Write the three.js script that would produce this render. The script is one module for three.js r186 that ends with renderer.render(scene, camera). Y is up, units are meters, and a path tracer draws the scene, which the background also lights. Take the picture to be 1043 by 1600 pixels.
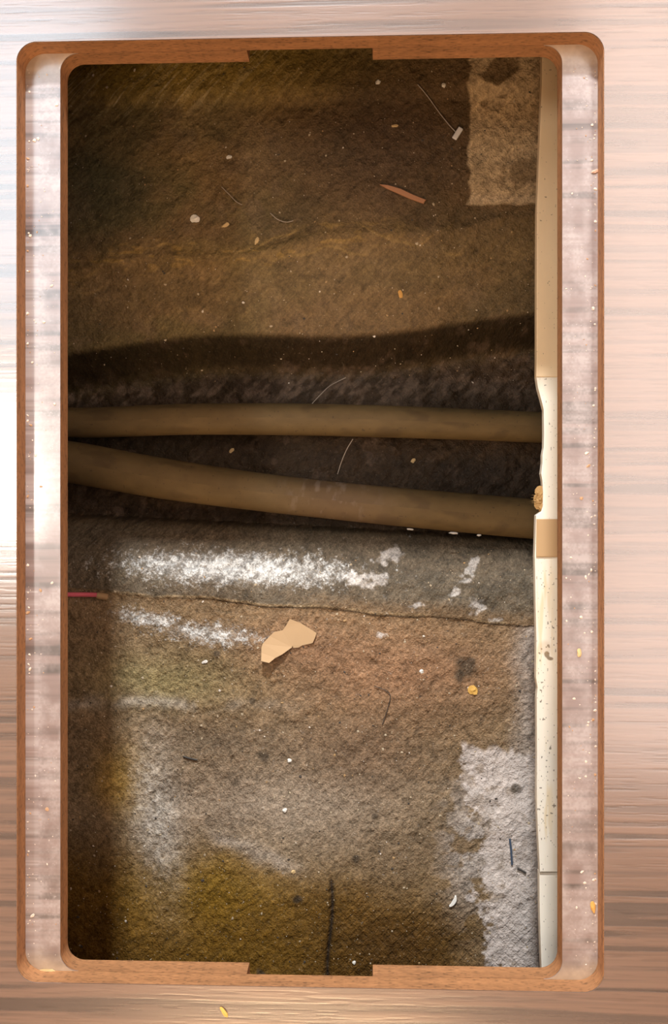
import * as THREE from 'three';
import { mergeGeometries } from 'three/addons/utils/BufferGeometryUtils.js';
import { RoundedBoxGeometry } from 'three/addons/geometries/RoundedBoxGeometry.js';
import { RectAreaLightUniformsLib } from 'three/addons/lights/RectAreaLightUniformsLib.js';

// ───────────────────────────── camera, lights, exposure ─────────────────────────────
const scene = new THREE.Scene();
scene.background = new THREE.Color(0x000000);
const HC = 0.55, FOV = 60;                       // height of the lens over the floor, vertical field of view
const FPX = 800 / Math.tan(FOV * Math.PI / 360); // focal length in pixels of the 1043x1600 frame
const TILT = Math.atan(46.5 / FPX);              // the lens leans slightly to the left
const camera = new THREE.PerspectiveCamera(FOV, 1043 / 1600, 0.02, 20);
camera.position.set(0, HC, 0);
camera.up.set(0, 0, -1);
camera.lookAt(-HC * Math.tan(TILT), 0, 0);
scene.add(camera);

const renderer = new THREE.WebGLRenderer({ antialias: true });
renderer.toneMapping = THREE.LinearToneMapping;
renderer.toneMappingExposure = 1.0;
renderer.shadowMap.enabled = true;
RectAreaLightUniformsLib.init();

const LAMP_A = { pos: new THREE.Vector3(-0.075, 1.12, -1.80), size: 0.13, color: new THREE.Color(0.96, 0.98, 1.0), power: 1370 };
const LAMP_B = { y: 1.3, w: 0.090, h: 0.24, roll: -0.19, color: new THREE.Color(1.0, 0.93, 0.85), power: 75 };
const FILL_C = { pos: new THREE.Vector3(-0.15, 1.30, 1.55), w: 0.6, h: 0.5, color: new THREE.Color(1.0, 0.66, 0.37), power: 21 };  // added warm fill from the near side, no fixture known there
const SHEEN_D = { px: 20, py: 230, y: 1.7, w: 0.50, h: 1.0, color: new THREE.Color(0.70, 0.87, 1.0), power: 3.1 };   // added unseen cool panel for the floor sheen at the upper left
const SHEEN_E = { px: 1050, py: 520, y: 1.7, w: 0.46, h: 2.2, color: new THREE.Color(1.0, 0.86, 0.79), power: 1.4 }; // added unseen pale panel for sheen and fill at the right

// ───────────────────────────── helpers ─────────────────────────────
const CT = Math.cos(TILT), ST = Math.sin(TILT);
// point where the line of sight through a photo pixel meets the level y
function at(px, py, y = 0) {
  const a = (px - 521.5) / FPX, b = (py - 800) / FPX;      // right, down
  // forward = (-ST,-CT,0), right = (CT,-ST,0), down = (0,0,1)
  const dx = -ST + a * CT, dy = -CT - a * ST, dz = b;
  const t = (y - HC) / dy;
  return new THREE.Vector3(dx * t, y, dz * t);
}
function rng(seed) { let s = seed >>> 0; return () => { s = (s + 0x6D2B79F5) >>> 0; let t = s; t = Math.imul(t ^ (t >>> 15), t | 1); t ^= t + Math.imul(t ^ (t >>> 7), t | 61); return ((t ^ (t >>> 14)) >>> 0) / 4294967296; }; }
const LAT = 512, lattice = new Float32Array(LAT * LAT);
{ const r = rng(7); for (let i = 0; i < lattice.length; i++) lattice[i] = r(); }
function vn(x, y) {                                        // value noise 0..1
  const xi = Math.floor(x), yi = Math.floor(y); let fx = x - xi, fy = y - yi;
  fx = fx * fx * (3 - 2 * fx); fy = fy * fy * (3 - 2 * fy);
  const x0 = xi & 511, x1 = (xi + 1) & 511, y0 = (yi & 511) << 9, y1 = ((yi + 1) & 511) << 9;
  const a = lattice[y0 + x0], b = lattice[y0 + x1], c = lattice[y1 + x0], d = lattice[y1 + x1];
  return a + (b - a) * fx + (c - a) * fy + (a - b - c + d) * fx * fy;
}
function fbm(x, y, n = 4) { let s = 0, a = 0.5, t = 0; for (let i = 0; i < n; i++) { s += a * vn(x, y); t += a; a *= 0.5; x = x * 2.03 + 17.3; y = y * 2.03 + 41.7; } return s / t; }
const clamp = (x, a = 0, b = 1) => x < a ? a : x > b ? b : x;
const ss = (a, b, x) => { const t = clamp((x - a) / (b - a)); return t * t * (3 - 2 * t); };
const lerp = (a, b, t) => a + (b - a) * t;
function toS(l) { l = clamp(l); return l <= 0.0031308 ? l * 12.92 : 1.055 * Math.pow(l, 1 / 2.4) - 0.055; }
const STAB = new Uint8Array(4097); for (let i = 0; i <= 4096; i++) STAB[i] = Math.round(255 * toS(i / 4096));
function texture(w, h, fn, srgb = true) {                   // fn(i, j, out) fills linear rgb (srgb) or raw values
  const d = new Uint8Array(w * h * 4), o = [0, 0, 0];
  for (let j = 0; j < h; j++) for (let i = 0; i < w; i++) {
    fn(i, j, o); const k = (j * w + i) * 4;
    for (let c = 0; c < 3; c++) d[k + c] = srgb ? STAB[Math.round(clamp(o[c]) * 4096)] : Math.round(clamp(o[c]) * 255);
    d[k + 3] = 255;
  }
  const t = new THREE.DataTexture(d, w, h, THREE.RGBAFormat);
  t.magFilter = THREE.LinearFilter; t.minFilter = THREE.LinearMipmapLinearFilter; t.generateMipmaps = true;
  if (srgb) t.colorSpace = THREE.SRGBColorSpace;
  t.needsUpdate = true; return t;
}
const used = new Map();
function numbered(name) { const n = used.get(name) || 0; used.set(name, n + 1); return n ? `${name}_${String(n).padStart(3, '0')}` : name; }
function mesh(name, g, m, parent) {
  const o = new THREE.Mesh(g, m); o.castShadow = o.receiveShadow = true;
  o.name = parent ? name : numbered(name); (parent || scene).add(o); return o;
}
function group(name, pos) { const g = new THREE.Group(); g.name = numbered(name); if (pos) g.position.copy(pos); scene.add(g); return g; }
function tag(o, label, category, grp) { Object.assign(o.userData, { label, category }); if (grp) o.userData.group = grp; return o; }
function structure(o, label) { o.userData.kind = 'structure'; if (label) o.userData.label = label; return o; }
const std = p => new THREE.MeshStandardMaterial(p), phy = p => new THREE.MeshPhysicalMaterial(p);
const lin = (r, g, b) => new THREE.Color().setRGB(r, g, b);
const V2 = (x, y) => new THREE.Vector2(x, y), V3 = (x, y, z) => new THREE.Vector3(x, y, z);
const X0 = at(26, 800).x, X1 = at(943, 800).x;              // the opening in the upper board
const Z0 = at(500, 57.5).z, Z1 = at(500, 1543).z;
const T = 0.0145;                                           // thickness of each of the two boards
const LX0 = at(94, 800, -T).x, LX1 = at(878, 800, -T).x;    // the opening in the lower board
// a rectangle with rounded corners as a path in (x, -z)
function roundRect(path, x0, x1, z0, z1, r, notch) {
  const a = -z1, b = -z0;
  path.moveTo(x0 + r, a);
  if (notch) { const [n0, n1, d] = notch; path.lineTo(n0, a); path.lineTo(n0 + 0.0006, a - d); path.lineTo(n1 - 0.001, a - d); path.lineTo(n1, a); }
  path.lineTo(x1 - r, a); path.absarc(x1 - r, a + r, r, -Math.PI / 2, 0, false);
  path.lineTo(x1, b - r); path.absarc(x1 - r, b - r, r, 0, Math.PI / 2, false);
  if (notch) { const [n0, n1, d] = notch; path.lineTo(n1, b); path.lineTo(n1 - 0.001, b + d); path.lineTo(n0, b + d); path.lineTo(n0, b); }
  path.lineTo(x0 + r, b); path.absarc(x0 + r, b - r, r, Math.PI / 2, Math.PI, false);
  path.lineTo(x0, a + r); path.absarc(x0 + r, a + r, r, Math.PI, Math.PI * 1.5, false);
  return path;
}
function slab(shape, y0, y1, bevel = 0) {                   // a flat board between the levels y0 < y1
  const g = new THREE.ExtrudeGeometry(shape, { depth: y1 - y0, bevelEnabled: bevel > 0, bevelSize: bevel, bevelThickness: bevel, bevelSegments: 2, curveSegments: 20 });
  g.rotateX(-Math.PI / 2); g.translate(0, y0, 0);
  boardUV(g); return g;
}
function boardUV(g) {                                       // metres: flat faces by (x, z), edges by (length, height)
  const p = g.attributes.position, n = g.attributes.normal, uv = new Float32Array(p.count * 2);
  for (let i = 0; i < p.count; i++) {
    const nx = Math.abs(n.getX(i)), ny = Math.abs(n.getY(i));
    if (ny > 0.7) { uv[2 * i] = p.getX(i); uv[2 * i + 1] = p.getZ(i); }
    else { uv[2 * i] = nx > 0.7 ? p.getZ(i) : p.getX(i) + 0.3; uv[2 * i + 1] = p.getY(i); }
  }
  g.setAttribute('uv', new THREE.BufferAttribute(uv, 2));
}

// ───────────────────────────── materials of the boards ─────────────────────────────
// laminate: grain runs along x; the texture covers 0.80 m x 0.80 m around the opening and mirrors beyond
function grain(x, z) {                                      // x, z in metres -> [tone, dark line]
  const w = 0.0016 * (fbm(x * 9, z * 30, 3) - 0.5) + 0.004 * (fbm(x * 3 + 9, z * 5, 2) - 0.5);
  const zz = z + w;
  const broad = fbm(x * 2.5 + 40, zz * 45, 3);
  const fine = fbm(x * 12, zz * 700, 3);
  const l1 = fbm(x * 6 + 80, zz * 235 + 7, 2), l2 = fbm(x * 12 + 33, zz * 480 + 70, 2);
  const gate = ss(0.38, 0.60, fbm(x * 4 + 21, zz * 60 + 3, 2));
  const pores = ss(0.58, 0.78, fbm(x * 50 + 5, zz * 1100, 2));
  return [broad * 0.45 + fine * 0.55, clamp(ss(0.48, 0.74, l1) * (0.55 + 0.45 * gate) + 0.4 * ss(0.54, 0.74, l2) * (0.4 + 0.6 * gate)), pores];
}
const FT = 2048, FS = 0.80;
const floorBumpV = new Float32Array(FT * FT);
const floorMap = texture(FT, FT, (i, j, o) => {
  const x = (i / FT - 0.5) * FS, z = (j / FT - 0.5) * FS, [t, d, p] = grain(x, z);
  let m = 0.90 + 0.50 * (t - 0.3) - 0.36 * d - 0.16 * p;
  floorBumpV[j * FT + i] = 0.55 + 0.4 * (t - 0.5) - 0.40 * d - 0.25 * p;
  const gray = clamp(d * 0.8);
  o[0] = m * lerp(0.172, 0.125, gray); o[1] = m * lerp(0.103, 0.086, gray); o[2] = m * lerp(0.074, 0.072, gray);
});
floorMap.wrapS = floorMap.wrapT = THREE.MirroredRepeatWrapping;
floorMap.repeat.set(1 / FS, 1 / FS); floorMap.offset.set(0.5, 0.5);
const floorBump = texture(FT, FT, (i, j, o) => { o[0] = o[1] = o[2] = floorBumpV[j * FT + i]; }, false);
floorBump.wrapS = floorBump.wrapT = THREE.MirroredRepeatWrapping; floorBump.repeat.copy(floorMap.repeat); floorBump.offset.copy(floorMap.offset);
const laminate = phy({ map: floorMap, bumpMap: floorBump, bumpScale: 0.00009, roughness: 0.25, ior: 2.33, clearcoat: 0.6, clearcoatRoughness: 0.12 });
const ledgeMap = texture(1024, 2048, (i, j, o) => {        // the same laminate on the ledge, covered with sanding dust
  const x = (i / 1024 - 0.5) * 0.42, z = (j / 2048 - 0.5) * 0.64, [t, d, p] = grain(x, z + 0.31);
  const e = x < 0 ? 1 - clamp((x - X0) / (LX0 - X0)) : 1 - clamp((X1 - x) / (X1 - LX1));   // 1 at the wall of the upper board
  const blot = fbm(x * 90, z * 70 + 5, 4), spk = vn(x * 900, z * 900), spk2 = vn(x * 1700 + 9, z * 1400);
  let dust = clamp(0.30 + 0.75 * (blot - 0.44) * 2.8 + 0.75 * Math.pow(e, 3));
  dust *= (0.55 + 0.6 * spk) * (0.45 + 1.1 * fbm(x * 22 + 3, z * 430, 3)); if (spk2 > 0.90 && blot > 0.44) dust = 1;
  dust = clamp(dust) * 0.58;
  const m = 0.86 + 0.7 * (t - 0.2) - 0.75 * d;
  o[0] = lerp(m * 0.165, 0.44, dust); o[1] = lerp(m * 0.112, 0.385, dust); o[2] = lerp(m * 0.102, 0.375, dust);
  const endDirt = Math.max(ss(-0.272, -0.292, z + 0.006 * (blot - 0.5)), ss(0.276, 0.295, z + 0.01 * (blot - 0.5)));
  const q = 0.7 + 0.6 * fbm(x * 200, z * 200, 3);
  o[0] = lerp(o[0], 0.42 * q, endDirt * 0.8); o[1] = lerp(o[1], 0.30 * q, endDirt * 0.8); o[2] = lerp(o[2], 0.19 * q, endDirt * 0.8);
});
ledgeMap.repeat.set(1 / 0.42, 1 / 0.64); ledgeMap.offset.set(0.5, 0.5);
const dustyLaminate = phy({ map: ledgeMap, roughness: 0.38, ior: 2.1, clearcoat: 0.55, clearcoatRoughness: 0.14 });
const coreMap = texture(1024, 256, (i, j, o) => {           // fibreboard edge: u along the cut, v the height
  const u = i / 1024, v = j / 256, n = fbm(u * 160, v * 12, 4), s = fbm(u * 14, v * 3, 3), dk = ss(0.66, 0.8, vn(u * 260, v * 22));
  const pale = ss(0.70, 0.84, fbm(u * 90 + 9, v * 5, 3));
  const m = 0.72 + 0.45 * n + 0.5 * (s - 0.5) - 0.34 * dk + 0.16 * pale;
  const paper = ss(0.92, 0.96, v);
  o[0] = lerp(m * 0.37, 0.30, paper * .4); o[1] = lerp(m * 0.174, 0.155, paper * .4); o[2] = lerp(m * 0.071, 0.08, paper * .4);
});
coreMap.wrapS = coreMap.wrapT = THREE.RepeatWrapping; coreMap.repeat.set(1 / 0.6, 1 / T); coreMap.offset.set(0, 0);
const coreEdge = std({ map: coreMap, roughness: 0.75 });

// ───────────────────────────── the room ─────────────────────────────
const RX = 1.25, RZ0 = -2.45, RZ1 = 1.95, RH = 1.95;
{
  const outer = () => { const s = new THREE.Shape(); s.moveTo(-RX, -RZ1); s.lineTo(RX, -RZ1); s.lineTo(RX, -RZ0); s.lineTo(-RX, -RZ0); s.closePath(); return s; };
  const floor = group('floor'); structure(floor, 'wood grain laminate floor around the open hatch');
  const LAM = 0.0009;
  const a = outer(); a.holes.push(roundRect(new THREE.Path(), X0, X1, Z0, Z1, 0.0125));
  mesh('core', slab(a, -T, -LAM), coreEdge, floor);
  const b = outer(); b.holes.push(roundRect(new THREE.Path(), X0 - 0.0002, X1 + 0.0002, Z0 - 0.0002, Z1 + 0.0002, 0.0125));
  mesh('laminate', slab(b, -LAM, 0), laminate, floor);
}
const wallWood = std({ color: lin(0.50, 0.36, 0.24), roughness: 0.7 }), white = std({ color: lin(0.75, 0.7, 0.62), roughness: 0.8 });
const wall = (name, w, h, d, x, y, z, m) => structure(mesh(name, new THREE.BoxGeometry(w, h, d).translate(x, y, z), m));
wall('wall_far', RX * 2 + 0.1, RH, 0.05, 0, RH / 2, RZ0 - 0.025, wallWood);
wall('wall_near', RX * 2 + 0.1, RH, 0.05, 0, RH / 2, RZ1 + 0.025, wallWood);
wall('wall_left', 0.05, RH, RZ1 - RZ0, -RX - 0.025, RH / 2, (RZ0 + RZ1) / 2, wallWood);
wall('wall_right', 0.05, RH, RZ1 - RZ0, RX + 0.025, RH / 2, (RZ0 + RZ1) / 2, wallWood);
wall('ceiling', RX * 2 + 0.1, 0.05, RZ1 - RZ0 + 0.1, 0, RH + 0.025, (RZ0 + RZ1) / 2, white);

// the lamps of the room, with added sheen panels and a warm fill (all outside the frame)
function rectLamp(name, label, pos, towards, w, h, color, power, glow) {
  const g = group(name, pos); tag(g, label, 'lamp'); g.lookAt(towards);      // +z of the group faces the lit side
  const body = std({ color: lin(0.6, 0.6, 0.6), roughness: 0.4 });
  mesh('housing', new RoundedBoxGeometry(w + 0.02, h + 0.02, 0.03, 3, 0.006).translate(0, 0, -0.018), body, g);
  mesh('diffuser', new RoundedBoxGeometry(w, h, 0.004, 2, 0.0015), std({ color: 0xffffff, emissive: color, emissiveIntensity: glow }), g).castShadow = false;
  const l = new THREE.RectAreaLight(color, power, w, h); l.position.set(0, 0, 0.006); l.rotation.y = Math.PI; g.add(l); l.castShadow = true;
  return g;
}
rectLamp('spot_lamp', 'small square cool lamp on the far side of the cabin', LAMP_A.pos, V3(0, 0, 0), LAMP_A.size, LAMP_A.size, LAMP_A.color, LAMP_A.power, 6);
function mirrored(name, label, L, px, py, glow) {          // a lamp where the floor mirrors it to the given pixel
  const f = (HC + L.y) / HC, m = at(px, py), p = V3(m.x * f, L.y, m.z * f);
  const g = rectLamp(name, label, p, V3(p.x, 0, p.z + 0.001), L.w, L.h, L.color, L.power, glow);
  if (L.roll) g.rotateZ(L.roll);
  return g;
}
mirrored('strip_lamp', 'narrow bright lamp mirrored in the floor at the left edge', LAMP_B, 13, 738, 4);
mirrored('sheen_panel', 'added cool panel giving the floor sheen at the upper left corner of the hatch', SHEEN_D, SHEEN_D.px, SHEEN_D.py, 2);
mirrored('sheen_panel', 'added pale panel giving sheen and fill at the right side of the hatch', SHEEN_E, SHEEN_E.px, SHEEN_E.py, 2);
rectLamp('fill_light', 'added warm fill light on the near side of the cabin', FILL_C.pos, V3(0, 0, 0), FILL_C.w, FILL_C.h, FILL_C.color, FILL_C.power, 2);

// ───────────────────────────── the hatch frame (lower board) ─────────────────────────────
{
  const g = group('hatch_frame'); tag(g, 'lower board of the floor hatch forming the rebated ledge with two finger notches', 'hatch frame');
  const o = new THREE.Shape(); o.moveTo(-0.45, -0.55); o.lineTo(0.45, -0.55); o.lineTo(0.45, 0.55); o.lineTo(-0.45, 0.55); o.closePath();
  const n0 = at(385, 800, -T).x, n1 = at(582.5, 800, -T).x;
  o.holes.push(roundRect(new THREE.Path(), LX0, LX1, Z0, Z1, 0.0115, [n0, n1, 0.014]));
  mesh('ledge_core', slab(o, -2 * T, -T - 0.0007), coreEdge, g);
  const strip = (x0, x1, side) => {                         // laminate face of one ledge, its inner corners rounded like the opening
    const s = new THREE.Shape(), a = -Z1, b = -Z0, r = 0.0115;
    if (side < 0) { s.moveTo(x0, a - .004); s.lineTo(x1 + r, a - .004); s.lineTo(x1 + r, a); s.absarc(x1 + r, a + r, r, -Math.PI / 2, Math.PI, true); s.lineTo(x1, b - r); s.absarc(x1 + r, b - r, r, Math.PI, Math.PI / 2, true); s.lineTo(x1 + r, b + .004); s.lineTo(x0, b + .004); }
    else { s.moveTo(x1, a - .004); s.lineTo(x0 - r, a - .004); s.lineTo(x0 - r, a); s.absarc(x0 - r, a + r, r, -Math.PI / 2, 0, false); s.lineTo(x0, b - r); s.absarc(x0 - r, b - r, r, 0, Math.PI / 2, false); s.lineTo(x0 - r, b + .004); s.lineTo(x1, b + .004); }
    s.closePath(); return slab(s, -T - 0.0007, -T - 0.0001);
  };
  mesh('ledge', strip(X0 - 0.01, LX0, -1), dustyLaminate, g).userData.label = 'left ledge strip under white sanding dust';
  mesh('ledge', strip(LX1, X1 + 0.01, 1), dustyLaminate, g).userData.label = 'right ledge strip under white sanding dust';
}

// ───────────────────────────── the hull below ─────────────────────────────
const KH = HC / FPX * (1 + 0.24 / HC);                     // metres per photo pixel at 24 cm below the floor
const hu = x => 568 + x / KH, hv = z => 800 + z / KH;
const lineRidge = u => 428 - 0.105 * (u - 110) + 7 * Math.sin(u * 0.021);
const lineTrough = u => 548 - 0.06 * (u - 110) + 8 * Math.sin(u * 0.012 + 1);
const lineHump = u => 806 + 0.05 * (u - 110);
const lineSeam = u => 926 + 0.075 * (u - 165) + 2.2 * Math.sin(u * 0.034) + 0.6 * Math.sin(u * 0.11);
function depth(x, z, relief = true) {
  const u = hu(x), v = hv(z), vr = lineRidge(u), vt = lineTrough(u), vh = lineHump(u), vs = lineSeam(u);
  let d = 0.222;
  d -= 0.004 * ss(180, 150, v);
  d += 0.012 * ss(vr - 20, vt + 10, v);
  d -= 0.0022 * Math.exp(-Math.pow((v - vr) / 9, 2));
  d += 0.050 * ss(vt - 8, vt + 46, v);
  const t = clamp((v - vh) / (vs - vh));
  d -= 0.047 * Math.sqrt(1 - (1 - t) * (1 - t));
  d += 0.0012 * ss(vs - 1.5, vs + 2.5, v);
  d += 0.004 * ss(vs + 20, vs + 300, v);
  d -= 0.001 * ss(1080, 1110, v + 0.02 * u) * ss(900, 300, u);
  d += 0.0035 * Math.exp(-Math.pow((u - 515 + 4 * Math.sin(v * .03)) / 3.2, 2)) * ss(1365, 1385, v);
  if (relief) {
    d -= 0.006 * (fbm(x * 14 + 3, z * 18, 3) - 0.5);
    d -= 0.0022 * (fbm(x * 110 + 9, z * 110, 3) - 0.5) * (1 + 1.5 * ss(vt, vt + 60, v) * ss(vh + 30, vh, v));
    d -= 0.0007 * (fbm(x * 420, z * 420, 2) - 0.5);
  }
  const ex = Math.max(ss(0.33, 0.40, x), ss(-0.36, -0.42, x)), ez = Math.max(ss(-0.47, -0.54, z), ss(0.47, 0.54, z));
  return lerp(d, 0.033, Math.max(ex, ez));
}
const onHull = (px, py, lift = 0) => { let y = -0.23; for (let k = 0; k < 12; k++) { const p = at(px, py, y); y = -depth(p.x, p.z) + lift; } return at(px, py, y); };

const HW = 1180, HH = 2048, HX0 = -0.31, HX1 = 0.21, HZ0 = -0.45, HZ1 = 0.45;
const blob = (u, v, cu, cv, ru, rv, rot = 0) => { const c = Math.cos(rot), s = Math.sin(rot), a = ((u - cu) * c + (v - cv) * s) / ru, b = (-(u - cu) * s + (v - cv) * c) / rv; return Math.exp(-(a * a + b * b)); };
const mixc = (o, r, g, b, t) => { o[0] += (r - o[0]) * t; o[1] += (g - o[1]) * t; o[2] += (b - o[2]) * t; };
const roughV = new Uint8Array(HW * HH), bumpV = new Float32Array(HW * HH);
const vr0 = lineRidge;
const hullMap = texture(HW, HH, (i, j, o) => {
  const x = lerp(HX0, HX1, (i + 0.5) / HW), z = lerp(HZ0, HZ1, (j + 0.5) / HH), u = hu(x), v = hv(z);
  const wu = u + 26 * (fbm(u * 0.02, v * 0.02, 3) - 0.5), wv = v + 26 * (fbm(u * 0.02 + 50, v * 0.02, 3) - 0.5);
  const big = fbm(u * 0.006 + 3, v * 0.009, 4), mid = fbm(u * 0.03 + 11, v * 0.03, 4), fin = fbm(u * 0.16, v * 0.16 + 8, 3), grit = vn(u * 0.75, v * 0.75), grit2 = vn(u * 0.42 + 99, v * 0.42);
  const du = (u + v) * 0.7071, dv = (u - v) * 0.7071;       // du runs down-right, dv up-right
  const fibre = fbm(dv * 0.018 + 4, du * 0.22, 3), fibre2 = fbm(dv * 0.05 + 14, du * 0.5, 2);
  const gr0 = fbm(dv * 0.05 + 31, du * 0.12 + 5, 3), vr = lineRidge(u), vt = lineTrough(u), vh = lineHump(u), vs = lineSeam(u);
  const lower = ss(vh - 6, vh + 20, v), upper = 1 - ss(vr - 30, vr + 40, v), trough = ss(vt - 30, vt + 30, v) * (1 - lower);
  // resin brown
  o[0] = 0.175; o[1] = 0.112; o[2] = 0.052;
  mixc(o, 0.29, 0.19, 0.075, ss(540, 250, u) * ss(vr0(u) + 10, 200, v) * 0.7);
  mixc(o, 0.145, 0.112, 0.045, ss(0.42, 0.62, big) * 0.8 * ss(620, 300, u));
  mixc(o, 0.100, 0.074, 0.034, ss(0.45, 0.65, fbm(u * 0.011 + 60, v * 0.014, 4)) * 0.6);
  mixc(o, 0.20, 0.135, 0.075, ss(0.52, 0.75, mid) * 0.5);
  // top band, golden and scratched
  mixc(o, 0.20, 0.135, 0.022, (1 - ss(120, 190, wv)) * 0.8 * ss(760, 420, u));
  mixc(o, 0.30, 0.20, 0.045, blob(wu, wv, 350, 145, 190, 32, 0.05) * 0.7);
  const scr = ss(0.56, 0.74, fibre) * (1 - ss(150, 230, v + 0.3 * u - 90)) ;
  mixc(o, 0.42, 0.33, 0.16, scr * 0.35 * ss(820, 500, u));
  const fine1 = ss(0.66, 0.80, fbm(dv * 0.012 + 44, du * 0.42, 2)) * ss(300, 210, v + 0.28 * u) ;
  mixc(o, 0.60, 0.50, 0.30, fine1 * 0.55 * ss(0.3, 0.6, mid));
  mixc(o, 0.085, 0.085, 0.045, blob(wu, wv, 170, 290, 90, 80) * 0.65 + 0.4 * blob(wu, wv, 335, 205, 50, 30));
  for (const k of [0, 1, 2]) { const cv = vr + [-6, 22, 62][k] + [34, 26, 20][k] * (fbm(u * [0.011, 0.014, 0.009][k] + 9 * k, 2.2 + k, 3) - 0.5) * 2; mixc(o, k === 2 ? 0.05 : 0.36, k === 2 ? 0.035 : 0.235, k === 2 ? 0.02 : 0.085, Math.exp(-Math.pow((v - cv) / 2.4, 2)) * ss(0.40, 0.62, fbm(u * 0.02 + 30 * k, 7, 3)) * 0.7); mixc(o, 0.05, 0.035, 0.018, Math.exp(-Math.pow((v - cv - 8) / 7, 2)) * ss(0.38, 0.6, fbm(u * 0.017 + 60 + 20 * k, 5, 3)) * 0.45); }
  mixc(o, 0.075, 0.045, 0.025, blob(wu, wv, 620, 230, 190, 140) * 0.85);
  // ochre lift along the ridge
  const rd = Math.abs(v - vr + 30 * (fbm(u * 0.018, 4.4, 3) - 0.5)), thread = ss(0.55, 0.72, fbm(u * 0.05, v * 0.15, 3));
  mixc(o, 0.40, 0.25, 0.07, Math.exp(-rd * rd / 500) * (0.25 + 0.75 * thread) * ss(720, 420, u) * 0.8);
  mixc(o, 0.24, 0.16, 0.07, Math.exp(-Math.pow((v - vr - 50) / 45, 2)) * 0.5);
  // trough: recess shade put into the colour, pale fibres over it
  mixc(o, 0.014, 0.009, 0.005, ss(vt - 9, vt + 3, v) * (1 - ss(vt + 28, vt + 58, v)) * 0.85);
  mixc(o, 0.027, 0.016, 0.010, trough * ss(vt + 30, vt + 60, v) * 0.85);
  mixc(o, 0.15, 0.10, 0.07, trough * ss(0.60, 0.78, fbm(u * 0.05, v * 0.06 + 20, 4)) * 0.35);
  mixc(o, 0.15, 0.105, 0.072, trough * Math.exp(-Math.pow((v - 608 + 0.03 * (u - 110)) / 26, 2)) * ss(0.38, 0.70, gr0) * 0.75);
  mixc(o, 0.03, 0.022, 0.016, trough * blob(u, v, 780, 730, 120, 60) * 0.6);
  let paintK = 0;
  // lower half
  if (lower > 0) {
    const below = ss(vs - 3, vs + 3, v);
    mixc(o, 0.125, 0.100, 0.070, lower * 0.85 * (1 - below));
    mixc(o, 0.085, 0.068, 0.046, lower * (1 - below) * ss(0.45, 0.62, fbm(u * 0.025, v * 0.05 + 40, 4)) * ss(480, 640, u) * 0.7);
    mixc(o, 0.225, 0.152, 0.083, below * 0.92);
    mixc(o, 0.29, 0.150, 0.078, below * clamp(blob(wu, wv, 640, 1050, 170, 75) + 0.6 * blob(wu, wv, 460, 1010, 90, 50)) * 0.75);
    mixc(o, 0.30, 0.25, 0.11, below * blob(wu, wv, 250, 1065, 110, 40) * 0.7);
    mixc(o, 0.17, 0.13, 0.09, below * blob(wu, wv, 330, 1165, 200, 35) * 0.5);
    mixc(o, 0.15, 0.10, 0.060, below * blob(wu, wv, 560, 1215, 150, 45) * 0.45);
    mixc(o, 0.32, 0.255, 0.19, below * blob(wu, wv, 420, 1270, 230, 70) * 0.75);
    mixc(o, 0.34, 0.20, 0.03, below * blob(wu, wv, 190, 1225, 45, 60) * 0.85);
    // golden brown bottom
    const gold = ss(1300, 1420, wv - 0.10 * (u - 300) + 40 * (big - .5)) * ss(800, 660, u);
    mixc(o, 0.150, 0.075, 0.010, gold * 0.95);
    mixc(o, 0.235, 0.132, 0.012, below * blob(wu, wv, 310, 1385, 120, 60) * 0.8);
    mixc(o, 0.165, 0.086, 0.008, below * blob(wu, wv, 400, 1490, 150, 40) * 0.6);
    mixc(o, 0.085, 0.040, 0.010, gold * blob(wu, wv, 620, 1480, 160, 75) * 0.8);
    mixc(o, 0.17, 0.115, 0.065, below * blob(wu, wv, 620, 1330, 110, 50) * 0.6);
    // pale worn band and lines
    mixc(o, 0.42, 0.37, 0.30, below * Math.exp(-Math.pow((v - 1103 + 16 * (fbm(u * 0.02, 5, 3) - .5)) / (6 + 9 * fbm(u * 0.03, 8, 2)), 2)) * ss(520, 260, u) * ss(0.25, 0.6, mid) * 0.6);
    mixc(o, 0.50, 0.46, 0.40, below * blob(wu, wv, 245, 1275, 34, 105, -0.12) * 0.8 * (0.35 + fin));
    mixc(o, 0.16, 0.095, 0.055, below * blob(wu, wv, 570, 1160, 110, 60) * 0.6);
    mixc(o, 0.23, 0.14, 0.07, (1 - below) * ss(vs - 32, vs - 4, v) * ss(420, 560, u) * 0.6);
    mixc(o, 0.42, 0.36, 0.30, below * Math.exp(-Math.pow((wv - 1310 - 0.32 * (u - 330)) / 14, 2)) * ss(310, 350, u) * ss(500, 430, u) * 0.5);
    // white residue on the hump
    const flake = fbm(u * 0.10 + 2, v * 0.12, 4), fl2 = 0.5 * flake + 0.2 * vn(u * 0.3, v * 0.33) + 0.3 * vn(u * 0.62, v * 0.7);
    let w = blob(u, v, 335, 888, 175, 28, 0.04) * 0.62 + 0.22 * blob(u, v, 520, 895, 130, 30, 0.07);
    w = Math.max(w, 0.55 * blob(u, v, 235, 968, 75, 16, 0.15), 0.52 * blob(u, v, 320, 990, 110, 22, 0.1));
    mixc(o, 0.42, 0.41, 0.385, ss(0.34, 0.66, fl2 * 0.42 + w * 0.72) * 0.75);
    mixc(o, 0.70, 0.70, 0.67, ss(0.47, 0.70, fl2 * 0.66 + w * 0.46) * 0.88);
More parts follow.
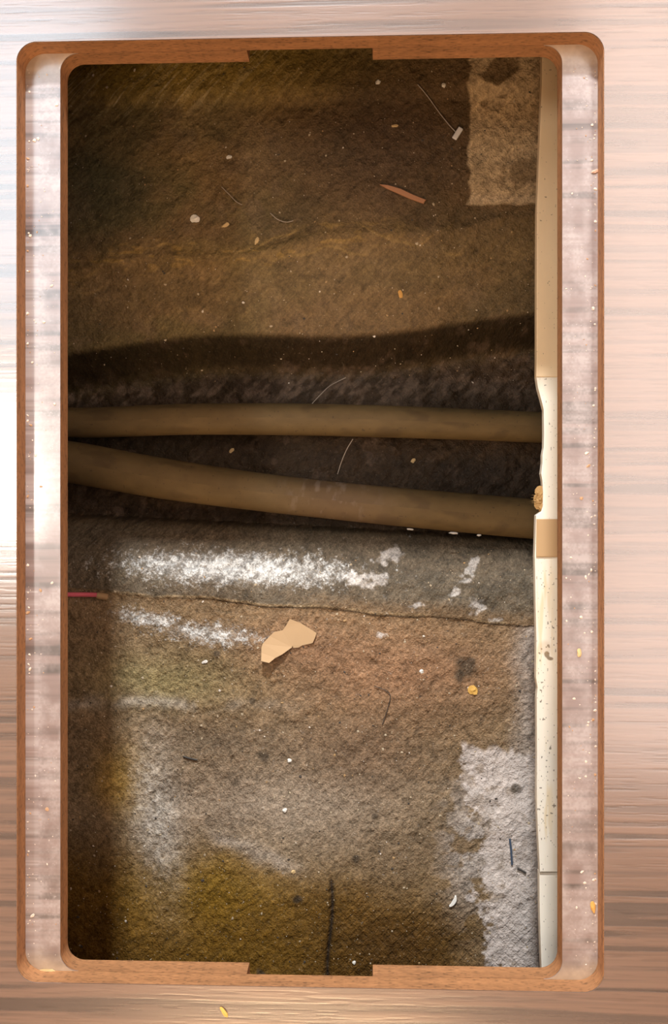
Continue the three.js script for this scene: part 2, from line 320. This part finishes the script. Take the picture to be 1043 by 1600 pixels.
    let w2 = Math.max(blob(u, v, 735, 890, 16, 32, 0.5), blob(u, v, 712, 925, 24, 10, -0.5), blob(u, v, 742, 945, 20, 18), blob(u, v, 772, 968, 20, 7), blob(u, v, 605, 870, 40, 16, -0.4), blob(u, v, 575, 905, 50, 24), 0.8 * blob(u, v, 650, 945, 22, 8), 0.8 * blob(u, v, 598, 992, 16, 8));
    mixc(o, 0.55, 0.51, 0.47, ss(0.48, 0.64, w2 * 0.42 + flake * 0.48) * 0.65);
    // grey white painted corner
    const pe = 690 + (v < 1180 ? 0 : (v < 1250 ? (v - 1180) * 0.55 : 38 + (v - 1250) * 0.2)) + 95 * (fbm(u * 0.022, v * 0.03 + 70, 4) - 0.5);
    const pt = 1178 - 0.05 * (u - 700) + 60 * (fbm(u * 0.04 + 33, v * 0.02, 3) - 0.5);
    const paint = ss(pe - 6, pe + 10, u + 30 * (fin - .5)) * ss(pt - 8, pt + 8, v);
    paintK = paint;
    const worn = ss(0.32, 0.5, fbm(u * 0.06 + 7, v * 0.06, 4) + 0.1 * ss(740, 800, u));
    mixc(o, 0.60, 0.525, 0.475, paint * lerp(0.5, 1, worn) * (0.80 + 0.15 * fin));
    mixc(o, 0.45, 0.40, 0.36, ss(0.46, 0.62, fbm(u * 0.035 + 90, v * 0.05, 4)) * blob(u, v, 735, 1320, 40, 90) * below * 0.8);
    const crk = Math.abs(fbm(u * 0.03 + 5, v * 0.03 + 8, 2) - 0.5), crk2 = Math.abs(Math.sin((du + 14 * fbm(u * .02, v * .02, 2)) * 0.085));
    mixc(o, 0.20, 0.175, 0.16, paint * (Math.exp(-crk * crk / 0.00008) * 0.6 + ss(0.05, 0.0, crk2) * 0.35));
    mixc(o, 0.40, 0.36, 0.33, ss(780, 835, u + 20 * (mid - .5)) * below * 0.6);
    // seam, crack
    mixc(o, 0.045, 0.03, 0.018, Math.exp(-Math.pow((v - vs - 0.8) / 1.3, 2)) * ss(180, 380, u) * (0.55 + 0.6 * mid));
    mixc(o, 0.42, 0.30, 0.16, Math.exp(-Math.pow((v - vs + 2.5) / 1.8, 2)) * ss(160, 200, u) * 0.45 * ss(0.3, 0.6, mid));
    mixc(o, 0.02, 0.015, 0.012, Math.exp(-Math.pow((u - 515 + 4 * Math.sin(v * .03)) / 3.2, 2)) * ss(1365, 1385, v) * 0.9);
    for (const [a, b, r] of [[725, 1043, 16], [712, 1060, 9], [410, 1188, 9], [336, 1023, 5], [390, 1090, 5], [555, 1345, 6], [405, 1522, 7], [800, 1235, 8], [585, 1270, 6], [470, 1408, 6]])
      mixc(o, 0.06, 0.045, 0.03, ss(0.22, 0.75, blob(wu, wv, a, b, r * 1.25, r * 1.3) * (1 + 1.1 * (fin - 0.5) + 0.4 * (grit - .5))) * 0.8);
  }
  // pale patch at the top right with worn gaps
  {
    const e = 727 + 7 * (fbm(v * 0.06, 3, 3) - 0.5) * 2 + 4 * (fin - .5), b = 333 + 6 * (fbm(u * 0.05, 9, 3) - 0.5);
    let p = ss(e - 2, e + 3, u) * ss(b + 3, b - 2, v);
    let gap = Math.max(ss(0.55, 0.75, blob(wu, wv, 775, 128, 34, 22) + 0.25 * mid + 0.3 * blob(wu, wv, 745, 140, 30, 10)), 0.75 * ss(0.5, 0.7, blob(wu, wv, 800, 285, 36, 32) * 0.6 + 0.55 * fbm(u * 0.08, v * 0.05, 3)) * ss(225, 260, v), ss(0.5, 0.6, fibre) * ss(125, 100, v) * ss(800, 770, u));
    gap = Math.max(gap, 0.6 * ss(0.5, 0.8, blob(wu, wv, 750, 178, 12, 9) + blob(wu, wv, 778, 168, 9, 5)));
    p *= 1 - 0.92 * gap;
    mixc(o, 0.50, 0.365, 0.215, p * (0.72 + 0.35 * fin));
    mixc(o, 0.50, 0.38, 0.25, p * (Math.exp(-Math.pow((v - b + 8) / 7, 2)) * 0.5));
  }
  // fibres, grain and grit over everything
  const gr3 = vn(u * 0.95 + 7, v * 0.95);
  const gr4 = fbm(dv * 0.09 + 3, du * 0.20 + 31, 2), gr5 = fbm(u * 0.055 + 71, v * 0.055 + 13, 3);
  let m = 0.84 + 0.34 * (fibre2 - 0.1) + 0.55 * (fin - 0.5) + 0.22 * (fibre - 0.5) + 0.30 * (gr3 - 0.5) + lerp(0.18, 0.25, lower) * (gr4 - 0.5) + lerp(0.35, 0.40, lower) * (gr5 - 0.5) + 0.40 * (vn(u * 0.28 + 5, v * 0.28) - 0.5) * lerp(0.5, 1, lower);
  m *= 0.92 + 0.42 * (grit - 0.45) * lerp(0.8, 1.4, lower);
  const weave = -Math.max(ss(0.34, 0.0, Math.abs(Math.sin((du + 5 * mid) * 0.30))), ss(0.34, 0.0, Math.abs(Math.sin((dv + 5 * mid) * 0.30)))) * ss(1340, 1440, v) * ss(420, 560, u);
  m *= 1 + 0.30 * weave;
  m = lerp(m, 0.55 + 0.45 * m, paintK);
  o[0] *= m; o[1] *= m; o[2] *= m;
  if (grit > 0.93) mixc(o, 0.50, 0.42, 0.32, (grit - 0.93) * lerp(4, 7, lower));
  if (grit2 < 0.06) mixc(o, 0.04, 0.028, 0.02, (0.06 - grit2) * 11);
  const k = j * HW + i;
  bumpV[k] = 0.60 * fin + 0.25 * grit + 0.10 * fibre2 + 0.14 * (gr4 - 0.2) + 0.12 * weave;
});
hullMap.wrapS = hullMap.wrapT = THREE.ClampToEdgeWrapping;
const hullBump = texture(HW, HH, (i, j, o) => { o[0] = o[1] = o[2] = bumpV[j * HW + i]; }, false);
{
  const nx = 520, nz = 690, x0 = -0.42, x1 = 0.40, z0 = -0.54, z1 = 0.54, P = new Float32Array((nx + 1) * (nz + 1) * 3), UV = new Float32Array((nx + 1) * (nz + 1) * 2), I = [];
  for (let j = 0; j <= nz; j++) for (let i = 0; i <= nx; i++) {
    const k = j * (nx + 1) + i, x = lerp(x0, x1, i / nx), z = lerp(z0, z1, j / nz);
    P[3 * k] = x; P[3 * k + 1] = -depth(x, z); P[3 * k + 2] = z;
    UV[2 * k] = (x - HX0) / (HX1 - HX0); UV[2 * k + 1] = (z - HZ0) / (HZ1 - HZ0);
    if (i < nx && j < nz) I.push(k, k + nx + 1, k + 1, k + 1, k + nx + 1, k + nx + 2);
  }
  const g = new THREE.BufferGeometry();
  g.setAttribute('position', new THREE.BufferAttribute(P, 3)); g.setAttribute('uv', new THREE.BufferAttribute(UV, 2)); g.setIndex(I); g.computeVertexNormals();
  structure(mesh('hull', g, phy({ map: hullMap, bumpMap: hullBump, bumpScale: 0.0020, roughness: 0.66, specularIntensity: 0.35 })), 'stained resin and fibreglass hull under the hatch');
}

// ───────────────────────────── hoses ─────────────────────────────
const hoseMaterial = dirt => {
  const t = texture(1024, 256, (i, j, o) => {
    const u = i / 1024, v = j / 256, n = fbm(u * 40, v * 12, 4), d = ss(0.62, 0.8, fbm(u * 22 + 5, v * 8, 3)), s = vn(u * 300, v * 50);
    const m = 0.8 + 0.4 * n;
    o[0] = 0.135 * m; o[1] = 0.091 * m; o[2] = 0.040 * m;
    mixc(o, 0.07, 0.045, 0.023, d * 0.5); if (s > 0.94) mixc(o, 0.05, 0.035, 0.025, 0.6);
    if (dirt) {
      mixc(o, 0.14, 0.085, 0.06, Math.exp(-Math.pow((u - 0.585) / 0.09, 2)) * 0.35);
      mixc(o, 0.26, 0.20, 0.16, Math.exp(-Math.pow((u - 0.565) / 0.06, 2)) * ss(0.50, 0.74, fbm(u * 90 + 2, v * 9, 4)) * 0.55);
    }
  });
  t.wrapS = t.wrapT = THREE.RepeatWrapping;
  return phy({ map: t, roughness: 0.6, specularIntensity: 0.4 });
};
function hose(pts, label, dirt) {                                 // [px, py, radius px, depth]
  const P = pts.map(([a, b, , d]) => at(a, b, -d)), curve = new THREE.CatmullRomCurve3(P), n = 120, m = 28;
  const rad = pts.map(([, , r, d]) => r * HC / FPX * (1 + d / HC));
  const r0 = rad.reduce((a, b) => a + b) / rad.length;
  const g = new THREE.TubeGeometry(curve, n, r0, m, false), p = g.attributes.position, nn = g.attributes.normal;
  for (let i = 0; i < p.count; i++) {                       // follow the measured thickness
    const t = Math.floor(i / (m + 1)) / n * (rad.length - 1), a = Math.min(rad.length - 2, Math.floor(t)), r = lerp(rad[a], rad[a + 1], t - a);
    p.setXYZ(i, p.getX(i) + nn.getX(i) * (r - r0), p.getY(i) + nn.getY(i) * (r - r0), p.getZ(i) + nn.getZ(i) * (r - r0));
  }
  g.computeVertexNormals();
  const o = mesh('hose', g, hoseMaterial(dirt)); tag(o, label, 'hose');
  return o;
}
hose([[10, 650, 22, .264], [110, 660, 24, .262], [300, 655, 24.5, .260], [500, 656, 25, .259], [700, 662, 25, .259], [845, 668, 24, .261], [905, 671, 24, .262]], 'upper of the two beige hoses, nearly level across the trough', false);
hose([[10, 709, 32, .252], [110, 722, 33, .252], [250, 747, 32, .253], [400, 768, 30, .255], [560, 786, 29.5, .257], [700, 799, 30, .258], [845, 812, 31, .259], [905, 817, 31, .259]], 'lower of the two beige hoses, sloping down to the right', true);

// ───────────────────────────── cream side panel ─────────────────────────────
{
  const D = 0.145, pt = (a, b) => { const p = at(a, b, -D); return V2(p.x, -p.z); };
  const tex = texture(512, 2048, (i, j, o) => {
    const x = i / 512 * 0.12 + 0.12, z = (j / 2048 - 0.5) * 0.84, u = 568 + x / (HC / FPX * (1 + D / HC)), v = 800 + z / (HC / FPX * (1 + D / HC));
    const n = fbm(u * 0.05, v * 0.02, 3);
    o[0] = 0.86; o[1] = 0.79; o[2] = 0.66; const m = 0.94 + 0.12 * n; o[0] *= m; o[1] *= m; o[2] *= m;
    mixc(o, 0.70, 0.52, 0.24, ss(0.55, 0.75, fbm(u * 0.12, v * 0.012 + 3, 3)) * ss(868, 852, u) * 0.5 * ss(760, 900, v));
    const sp = vn(u * 0.42, v * 0.33), sp2 = fbm(u * 0.05 + 8, v * 0.03, 2);
    const dens = ss(880, 930, v) * ss(1350, 1290, v) + 0.35 * ss(560, 620, v) * ss(1000, 900, v) + 0.12;
    if (sp > 0.965 - 0.12 * dens * sp2) mixc(o, 0.10, 0.075, 0.045, 0.8);
    mixc(o, 0.16, 0.09, 0.03, ss(0.4, 0.7, blob(u, v, 851, 1020, 5, 6) + blob(u, v, 857, 1027, 5, 3)) * 0.8);
    mixc(o, 0.45, 0.28, 0.12, ss(0.3, 0.8, blob(u, v, 848, 1010, 12, 14)) * 0.3);
  });
  tex.repeat.set(1 / 0.12, 1 / 0.84); tex.offset.set(-1, 0.5);
  const mat = std({ map: tex, roughness: 0.5 });
  const g = group('side_panel'); tag(g, 'cream painted panel running along the right side under the ledge', 'panel');
  const edge = [[848, 40], [846.5, 130], [842, 250], [839, 330], [838.5, 450], [838.5, 560], [838, 588], [841, 606], [846, 624], [850, 640], [850.5, 680], [850, 700], [848, 712], [848, 724], [846, 740], [848, 752], [849, 770], [848.5, 792], [846, 800], [838, 806], [837, 840], [836, 870], [837, 930], [838.5, 1000], [838, 1060], [840.5, 1075], [839, 1090], [839.5, 1180], [839, 1250], [841, 1300], [843, 1340]];
  const cut = edge.findIndex(p => p[1] === 588);
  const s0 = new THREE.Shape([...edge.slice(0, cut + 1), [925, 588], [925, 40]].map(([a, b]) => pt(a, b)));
  const s1 = new THREE.Shape([[838.5, 590], ...edge.slice(cut + 1), [844, 1361], [925, 1361], [925, 590]].map(([a, b]) => pt(a, b)));
  const s2 = new THREE.Shape([[844, 1366], [844.5, 1420], [846, 1480], [848.5, 1540], [848.5, 1580], [925, 1580], [925, 1366]].map(([a, b]) => pt(a, b)));
  const mk = (sh, dy, th) => { const e = new THREE.ExtrudeGeometry(sh, { depth: th, bevelEnabled: true, bevelSize: 0.0006, bevelThickness: 0.0006, bevelSegments: 2 }); e.rotateX(-Math.PI / 2); e.translate(0, -D - th + dy, 0); boardUV(e); return e; };
  mesh('sheet', mk(s0, 0.0008, 0.007), std({ map: tex, color: lin(1.0, 0.85, 0.66), roughness: 0.55 }), g).userData.label = 'upper sheet of the panel with its shade put into a tan tint';  // shade over the upper panel is put into this tan tint
  mesh('sheet', mk(s1, 0, 0.007), mat, g);
  mesh('sheet', mk(s2, -0.0022, 0.007), mat, g);
  // shade band across the panel, put in as a thin tan strip
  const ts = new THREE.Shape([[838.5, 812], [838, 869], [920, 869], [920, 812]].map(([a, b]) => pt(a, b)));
  mesh('shade_strip', mk(ts, 0.0012, 0.0004), std({ color: lin(0.50, 0.32, 0.16), roughness: 0.7 }), g).userData.label = 'thin tan strip standing for a shade band across the panel';
}

// ───────────────────────────── loose things on the hull ─────────────────────────────
const paperMat = std({ color: lin(0.50, 0.325, 0.17), roughness: 0.8, side: THREE.DoubleSide });
function flat(name, pts, thick, mat, label, category, grp, opts = {}) {      // a thin chip whose outline is given in photo pixels, laid on the hull
  const c = V2(pts.reduce((a, p) => a + p[0], 0) / pts.length, pts.reduce((a, p) => a + p[1], 0) / pts.length), o0 = onHull(c.x, c.y);
  const s = new THREE.Shape(pts.map(([a, b]) => { const p = at(a, b, o0.y + thick); return V2(p.x - o0.x, -(p.z - o0.z)); }));
  const g = new THREE.ExtrudeGeometry(s, { depth: thick, bevelEnabled: true, bevelSize: thick * 0.3, bevelThickness: thick * 0.3, bevelSegments: 1, curveSegments: 6, steps: 1 });
  g.rotateX(-Math.PI / 2);
  const p = g.attributes.position;
  for (let i = 0; i < p.count; i++) p.setY(i, p.getY(i) + (opts.bend ? opts.bend(p.getX(i), p.getZ(i)) : 0));
  g.computeVertexNormals();
  const o = mesh(name, g, mat); o.position.copy(o0); o.position.y += opts.lift ?? 0.0008; if (label) tag(o, label, category, grp); return o;
}
function thread(name, pts, r, mat, label, category, lift = 0.0012, parent, ends) {
  const P = pts.map(([a, b]) => onHull(a, b, lift)), c = new THREE.CatmullRomCurve3(P);
  const g = new THREE.TubeGeometry(c, 40, r, 8, false);
  const k = P[0].clone(); g.translate(-k.x, -k.y, -k.z);
  const o = mesh(name, g, mat, parent); if (!parent) { o.position.copy(k); tag(o, label, category); } return o;
}
// paper scrap: three flat facets that meet along two creases, [px, py, height in mm]
{
  const A = [421, 994, 1.6], B = [456, 1011.5, 1.6], C = [408, 1020, 5.2], D = [430, 1028, 5.6];
  const facets = [
    [A, [428, 987.5, 1.4], [441, 985, 1.2], [447, 977, 1.4], [452.5, 967, 1.8], [470, 974, 1.6], [494, 989, 2.2], [492, 996, 2.2], [488, 1005, 2.0], [472, 1008.5, 1.4], [466, 1012, 1.3], [458, 1012.5, 1.5], [456.5, 1009, 1.6], B],
    [A, B, [440, 1023, 4.6], D, C, [408, 1012, 4.0], [410, 1006, 3.2]],
    [C, D, [420, 1036, 8.6], [407.5, 1033, 8.6]],
  ];
  const c = onHull(450, 1000), v = [];
  for (const f of facets) {
    const P = f.map(([a, b, h]) => at(a, b, c.y + h / 1000).sub(c));
    for (const t of THREE.ShapeUtils.triangulateShape(f.map(q => V2(q[0], -q[1])), [])) {
      const T3 = t.map(i => P[i]);
      if (T3[1].clone().sub(T3[0]).cross(T3[2].clone().sub(T3[0])).y < 0) T3.reverse();
      for (const p of T3) v.push(p.x, p.y, p.z);
      for (const p of [T3[2], T3[1], T3[0]]) v.push(p.x, p.y - 0.0003, p.z);
    }
  }
  const g = new THREE.BufferGeometry(); g.setAttribute('position', new THREE.Float32BufferAttribute(v, 3)); g.computeVertexNormals();
  const o = mesh('paper_scrap', g, paperMat); o.position.copy(c); o.position.y -= 0.0004;
  tag(o, 'torn folded tan paper scrap lying just below the hull seam', 'paper');
}
flat('wood_splinter', [[594, 289], [606, 290.5], [625, 296], [645, 305.5], [664, 313], [661, 317.5], [640, 310], [620, 301], [604, 294]], 0.0016, std({ color: lin(0.40, 0.19, 0.095), roughness: 0.7 }), 'long reddish curved wood splinter on the upper hull', 'splinter', null, { lift: 0.001 });
{
  const m = std({ color: lin(0.75, 0.72, 0.70), roughness: 0.35 });
  const c = onHull(714, 209), g = group('tag_fastener', c); tag(g, 'white plastic tag fastener with a thin thread beside the pale patch', 'fastener');
  const a = onHull(720, 200, 0.0018), b = onHull(709, 217, 0.0018), L = a.distanceTo(b);
  const bar = mesh('bar', new RoundedBoxGeometry(0.0046, 0.0024, L, 3, 0.0009), m, g); bar.position.copy(a.clone().add(b).multiplyScalar(.5).sub(c)); bar.rotation.y = Math.atan2(a.x - b.x, a.z - b.z);
  const P = [[714, 209], [702, 196], [686, 176], [671, 155], [660, 141], [652, 132]].map(([x, y]) => onHull(x, y, 0.002).sub(c));
  mesh('filament', new THREE.TubeGeometry(new THREE.CatmullRomCurve3(P), 40, 0.0004, 6, false), std({ color: lin(0.42, 0.36, 0.32), roughness: 0.3 }), g);
}
{
  const pts = []; for (let i = 0; i <= 10; i++) { const t = i / 10, a = -0.35 + t * 1.75; pts.push([700 + 12.5 * Math.cos(a), 1404 + 12.5 * Math.sin(a)]); }
  for (let i = 10; i >= 0; i--) { const t = i / 10, a = -0.35 + t * 1.75; const w = 4.6 * Math.sin(Math.PI * (0.1 + 0.8 * t)); pts.push([700 + (12.5 - w) * Math.cos(a), 1404 + (12.5 - w) * Math.sin(a)]); }
  flat('nail_clipping', pts, 0.0012, std({ color: lin(0.85, 0.82, 0.75), roughness: 0.4 }), 'white crescent shaped sliver near the bottom right of the hull', 'sliver');
}
// thin pink wire at the left
{
  const m = std({ color: lin(0.85, 0.17, 0.23), roughness: 0.5 }), c = onHull(130, 929), g = group('pink_wire', c); tag(g, 'short pink wire coming out from the left at the seam', 'wire');
  const P = [[60, 929], [90, 929], [112, 929], [135, 929], [152, 929.5]].map(([a, b]) => onHull(a, b, 0.004).sub(c));
  mesh('insulation', new THREE.TubeGeometry(new THREE.CatmullRomCurve3(P), 30, 0.0021, 12, false), m, g);
  const e = onHull(151, 930, 0.004).sub(c), f = onHull(168, 933, 0.0015).sub(c);
  mesh('tip', new THREE.TubeGeometry(new THREE.CatmullRomCurve3([e, e.clone().lerp(f, .5), f]), 10, 0.0030, 12, false), std({ color: lin(0.38, 0.24, 0.12), roughness: 0.8 }), g);
}
const paleFibre = std({ color: lin(0.34, 0.28, 0.22), roughness: 0.5 }), darkFibre = std({ color: lin(0.04, 0.035, 0.03), roughness: 0.6 });
thread('fibre', [[527, 741], [533, 722], [541, 703], [551, 686]], 0.00038, paleFibre, 'pale fibre strand standing between the two hoses', 'fibre', 0.02);
thread('fibre', [[487, 631], [500, 617], [515, 603], [540, 590]], 0.00038, paleFibre, 'pale fibre strand above the upper hose', 'fibre', 0.004);
thread('fibre', [[346, 292], [358, 304], [370, 316], [378, 320]], 0.00038, paleFibre, 'pale fibre strand left of the middle of the upper hull', 'fibre', 0.002);
thread('fibre', [[422, 333], [434, 343], [447, 347], [458, 345]], 0.00038, paleFibre, 'curled pale fibre right of the small wood flakes', 'fibre', 0.002);
thread('dark_thread', [[585, 1072], [600, 1078], [609, 1086], [605, 1108], [597, 1132]], 0.0003, darkFibre, 'bent dark thread on the reddish stain below the seam', 'thread');
thread('dark_thread', [[286, 1182], [296, 1185], [308, 1187.5]], 0.0007, darkFibre, 'short dark thread on the lower left of the hull', 'thread');
thread('dark_thread', [[796, 1311], [798, 1328], [799.5, 1351]], 0.0009, std({ color: lin(0.06, 0.09, 0.14), roughness: 0.5 }), 'dark blue thread upright on the grey painted corner', 'thread');
thread('dark_thread', [[808, 1357], [816, 1361], [821, 1364]], 0.0009, darkFibre, 'dark thread bit just right of the blue thread', 'thread');

// chips: irregular little lumps
const chipGeo = [];
for (let k = 0; k < 4; k++) {
  const r = rng(90 + k), g = new THREE.IcosahedronGeometry(1, 1), p = g.attributes.position, mm = new Map();
  for (let i = 0; i < p.count; i++) { const key = [p.getX(i), p.getY(i), p.getZ(i)].map(q => q.toFixed(3)).join(); if (!mm.has(key)) mm.set(key, 0.65 + 0.6 * r()); const f = mm.get(key); p.setXYZ(i, p.getX(i) * f, p.getY(i) * f * 0.55, p.getZ(i) * f); }
  g.computeVertexNormals(); chipGeo.push(g);
}
const cWhite = std({ color: lin(0.78, 0.74, 0.66), roughness: 0.7 }), cTan = std({ color: lin(0.60, 0.42, 0.20), roughness: 0.8 }), cOrange = std({ color: lin(0.62, 0.33, 0.08), roughness: 0.8 }), cGold = std({ color: lin(0.70, 0.40, 0.09), roughness: 0.7 });
const cDull = std({ color: lin(0.42, 0.38, 0.33), roughness: 0.7 });
let chipN = 0;
function chip(name, px, py, rx, rz, rot, mat, label, category, where) {
  const r = (HC / FPX) * (where === 'floor' ? 1 : where === 'ledge' ? 1.03 : 1.42), o = mesh(name, chipGeo[chipN++ % 4], mat);
  const p = where === 'floor' ? at(px, py, 0) : where === 'ledge' ? at(px, py, -T) : typeof where === 'number' ? at(px, py, -where) : onHull(px, py);
  o.position.copy(p); const h = Math.min(rx, rz) * r * 0.8; o.position.y += h * 0.42; o.scale.set(rx * r, h, rz * r); o.rotation.y = rot; tag(o, label, category); return o;
}
chip('pebble', 305, 343, 6.5, 6.5, 0.3, cWhite, 'round whitish pebble on the left of the upper hull', 'pebble');
chip('wood_flake', 352, 352, 6.5, 3.2, 0.5, cTan, 'tan wood flake right of the round whitish pebble', 'flake');
chip('wood_flake', 401, 377, 3, 6, -0.4, cTan, 'pale flake on the ochre ridge in the upper middle', 'flake');
chip('wood_flake', 625, 460, 3, 6.5, 0.2, cOrange, 'orange flake above the dark trough on the right', 'flake');
chip('wood_flake', 358, 246, 4, 3, 0.4, cWhite, 'whitish flake high on the upper hull left of centre', 'flake');
chip('wood_flake', 590, 129, 4, 3.4, 0.8, cWhite, 'whitish flake near the right end of the top notch', 'flake');
chip('wood_flake', 693, 134, 3.2, 3.6, 0.2, cWhite, 'whitish flake left of the pale patch top', 'flake');
chip('wood_flake', 616, 197, 5, 2.2, 0.1, cTan, 'tan flake left of the tag fastener', 'flake');
chip('plaster_chip', 738, 1078, 6.5, 8, 0.3, cGold, 'yellow orange chip right of the reddish stain', 'chip');
chip('plaster_chip', 658, 1049, 3.2, 3.2, 0, cWhite, 'white speck chip on the reddish stain', 'chip');
chip('plaster_chip', 445, 1266, 4, 3.4, 0.2, cWhite, 'whitish chip on the grey area below the middle of the lower hull', 'chip');
chip('plaster_chip', 452, 1188, 3, 3.2, 0, cWhite, 'small white chip above the grey lower area', 'chip');
chip('plaster_chip', 320, 1034, 4.5, 2.4, 0.4, cWhite, 'small white chip left of the paper scrap', 'chip');
chip('plaster_chip', 458, 1362, 3.6, 3, 0.2, cTan, 'tan chip left of the upper end of the dark crack', 'chip');
chip('plaster_chip', 553, 1504, 3, 3, 0.2, cWhite, 'white chip right of the dark crack at the bottom notch', 'chip');
chip('plaster_chip', 645, 720, 4, 3.2, 0.9, cTan, 'tan chip between the hoses right of the pale strand', 'chip');
chip('plaster_chip', 362, 704, 4.5, 3, 0.9, cTan, 'tan chip between the hoses on the left', 'chip');
chip('plaster_chip', 708, 833, 7, 1.7, -0.05, cDull, 'largest white flake in the black gap under the lower hose', 'chip', 0.24);
chip('plaster_chip', 748, 836.5, 3.6, 1.5, 0, cDull, 'small white flake right of the largest one in the black gap', 'chip', 0.24);
chip('plaster_chip', 640, 827, 5, 1.4, -0.1, cDull, 'thin white flake left of the largest one in the black gap', 'chip', 0.245);
{
  const r = rng(31), parts = [];
  for (let i = 0; i < 11; i++) { const g = chipGeo[i % 4].clone(), k = 0.0012 + 0.0012 * r(); g.scale(k * (0.6 + r()), k * 1.6, k * (1 + 1.6 * r())); g.rotateY(r() * 0.9 - 0.5); g.translate((r() - 0.5) * 0.0032, (r() - 0.5) * 0.002, (i / 10 - 0.5) * 0.013); parts.push(g); }
  for (let i = 0; i < 7; i++) { const g = new THREE.ConeGeometry(0.0003, 0.006 + 0.004 * r(), 5); g.rotateZ(1.2 + 0.8 * r()); g.translate(-0.003 - 0.001 * r(), 0.001, (r() - 0.7) * 0.010); parts.push(g.toNonIndexed()); }
  const o = mesh('foam_lump', mergeGeometries(parts.map(g => { const q = g.index ? g.toNonIndexed() : g; q.deleteAttribute('uv'); return q; })), std({ color: lin(0.36, 0.21, 0.075), roughness: 0.9 }));
  o.position.copy(at(842.5, 781, -0.148)); tag(o, 'torn yellowish foam lump on the notch of the cream panel', 'foam');
}
chip('wood_shaving', 350, 1581, 8.5, 3.4, -0.9, cGold, 'orange wood shaving on the laminate floor below the hatch', 'shaving', 'floor');
chip('wood_shaving', 929, 268, 6, 2.6, 0.3, std({ color: lin(0.6, 0.36, 0.26), roughness: 0.8 }), 'pinkish shaving on the upper right ledge', 'shaving', 'ledge');
chip('wood_shaving', 926, 1417, 4, 9, 0.2, cOrange, 'orange shaving on the lower right ledge', 'shaving', 'ledge');
chip('wood_shaving', 904, 1020, 3, 7, 0, cTan, 'pale shaving halfway down the right ledge', 'shaving', 'ledge');
chip('wood_shaving', 75, 1517, 12, 4, 0, cTan, 'pale crumbs in the bottom corner of the left ledge', 'crumb', 'ledge');
chip('wood_shaving', 34, 270, 4, 10, 0, cWhite, 'white chip against the wall of the upper left ledge', 'chip', 'ledge');

// grit that nobody could count
function scatter(name, label, n, seed, place, mats) {
  const r = rng(seed), o = new THREE.InstancedMesh(chipGeo[1], mats, n), d = new THREE.Object3D(), c = new THREE.Color();
  for (let i = 0; i < n; i++) { const q = place(r); d.position.copy(q.p); d.rotation.set(0, r() * 6.3, 0); d.scale.set(q.s * (0.6 + 0.9 * r()), q.s * 0.6, q.s * (0.6 + 0.6 * r())); d.updateMatrix(); o.setMatrixAt(i, d.matrix); o.setColorAt(i, c.setRGB(...q.c)); }
  o.name = numbered(name); o.userData = { kind: 'stuff', label, category: 'grit' }; o.castShadow = o.receiveShadow = true; scene.add(o); return o;
}
scatter('grit', 'fine pale and dark grit scattered over the hull', 2600, 5, r => {
  const px = 110 + 728 * r(), low = r() < 0.72, py = low ? 860 + 650 * Math.pow(r(), 0.9) : 100 + 500 * r();
  const p = onHull(px, py, 0.0002), k = r(), s = 0.0003 + 0.0008 * Math.pow(r(), 7);
  return { p, s, c: k < 0.5 ? [0.45, 0.36, 0.24] : k < 0.6 ? [0.7, 0.62, 0.52] : k < 0.75 ? [0.4, 0.25, 0.11] : [0.05, 0.04, 0.03] };
}, std({ roughness: 0.7 }));
scatter('sawdust', 'pale sawdust crumbs gathered along the walls of both ledges', 420, 8, r => {
  const left = r() < 0.45, e = Math.pow(r(), 2.5), px = left ? 43 + 46 * e : 930 - 46 * e, py = 95 + 1425 * r();
  return { p: at(px, py, -T + 0.0001), s: 0.0003 + 0.0008 * Math.pow(r(), 6), c: r() < 0.75 ? [0.66, 0.55, 0.46] : [0.45, 0.27, 0.15] };
}, std({ roughness: 0.8 }));

renderer.render(scene, camera);
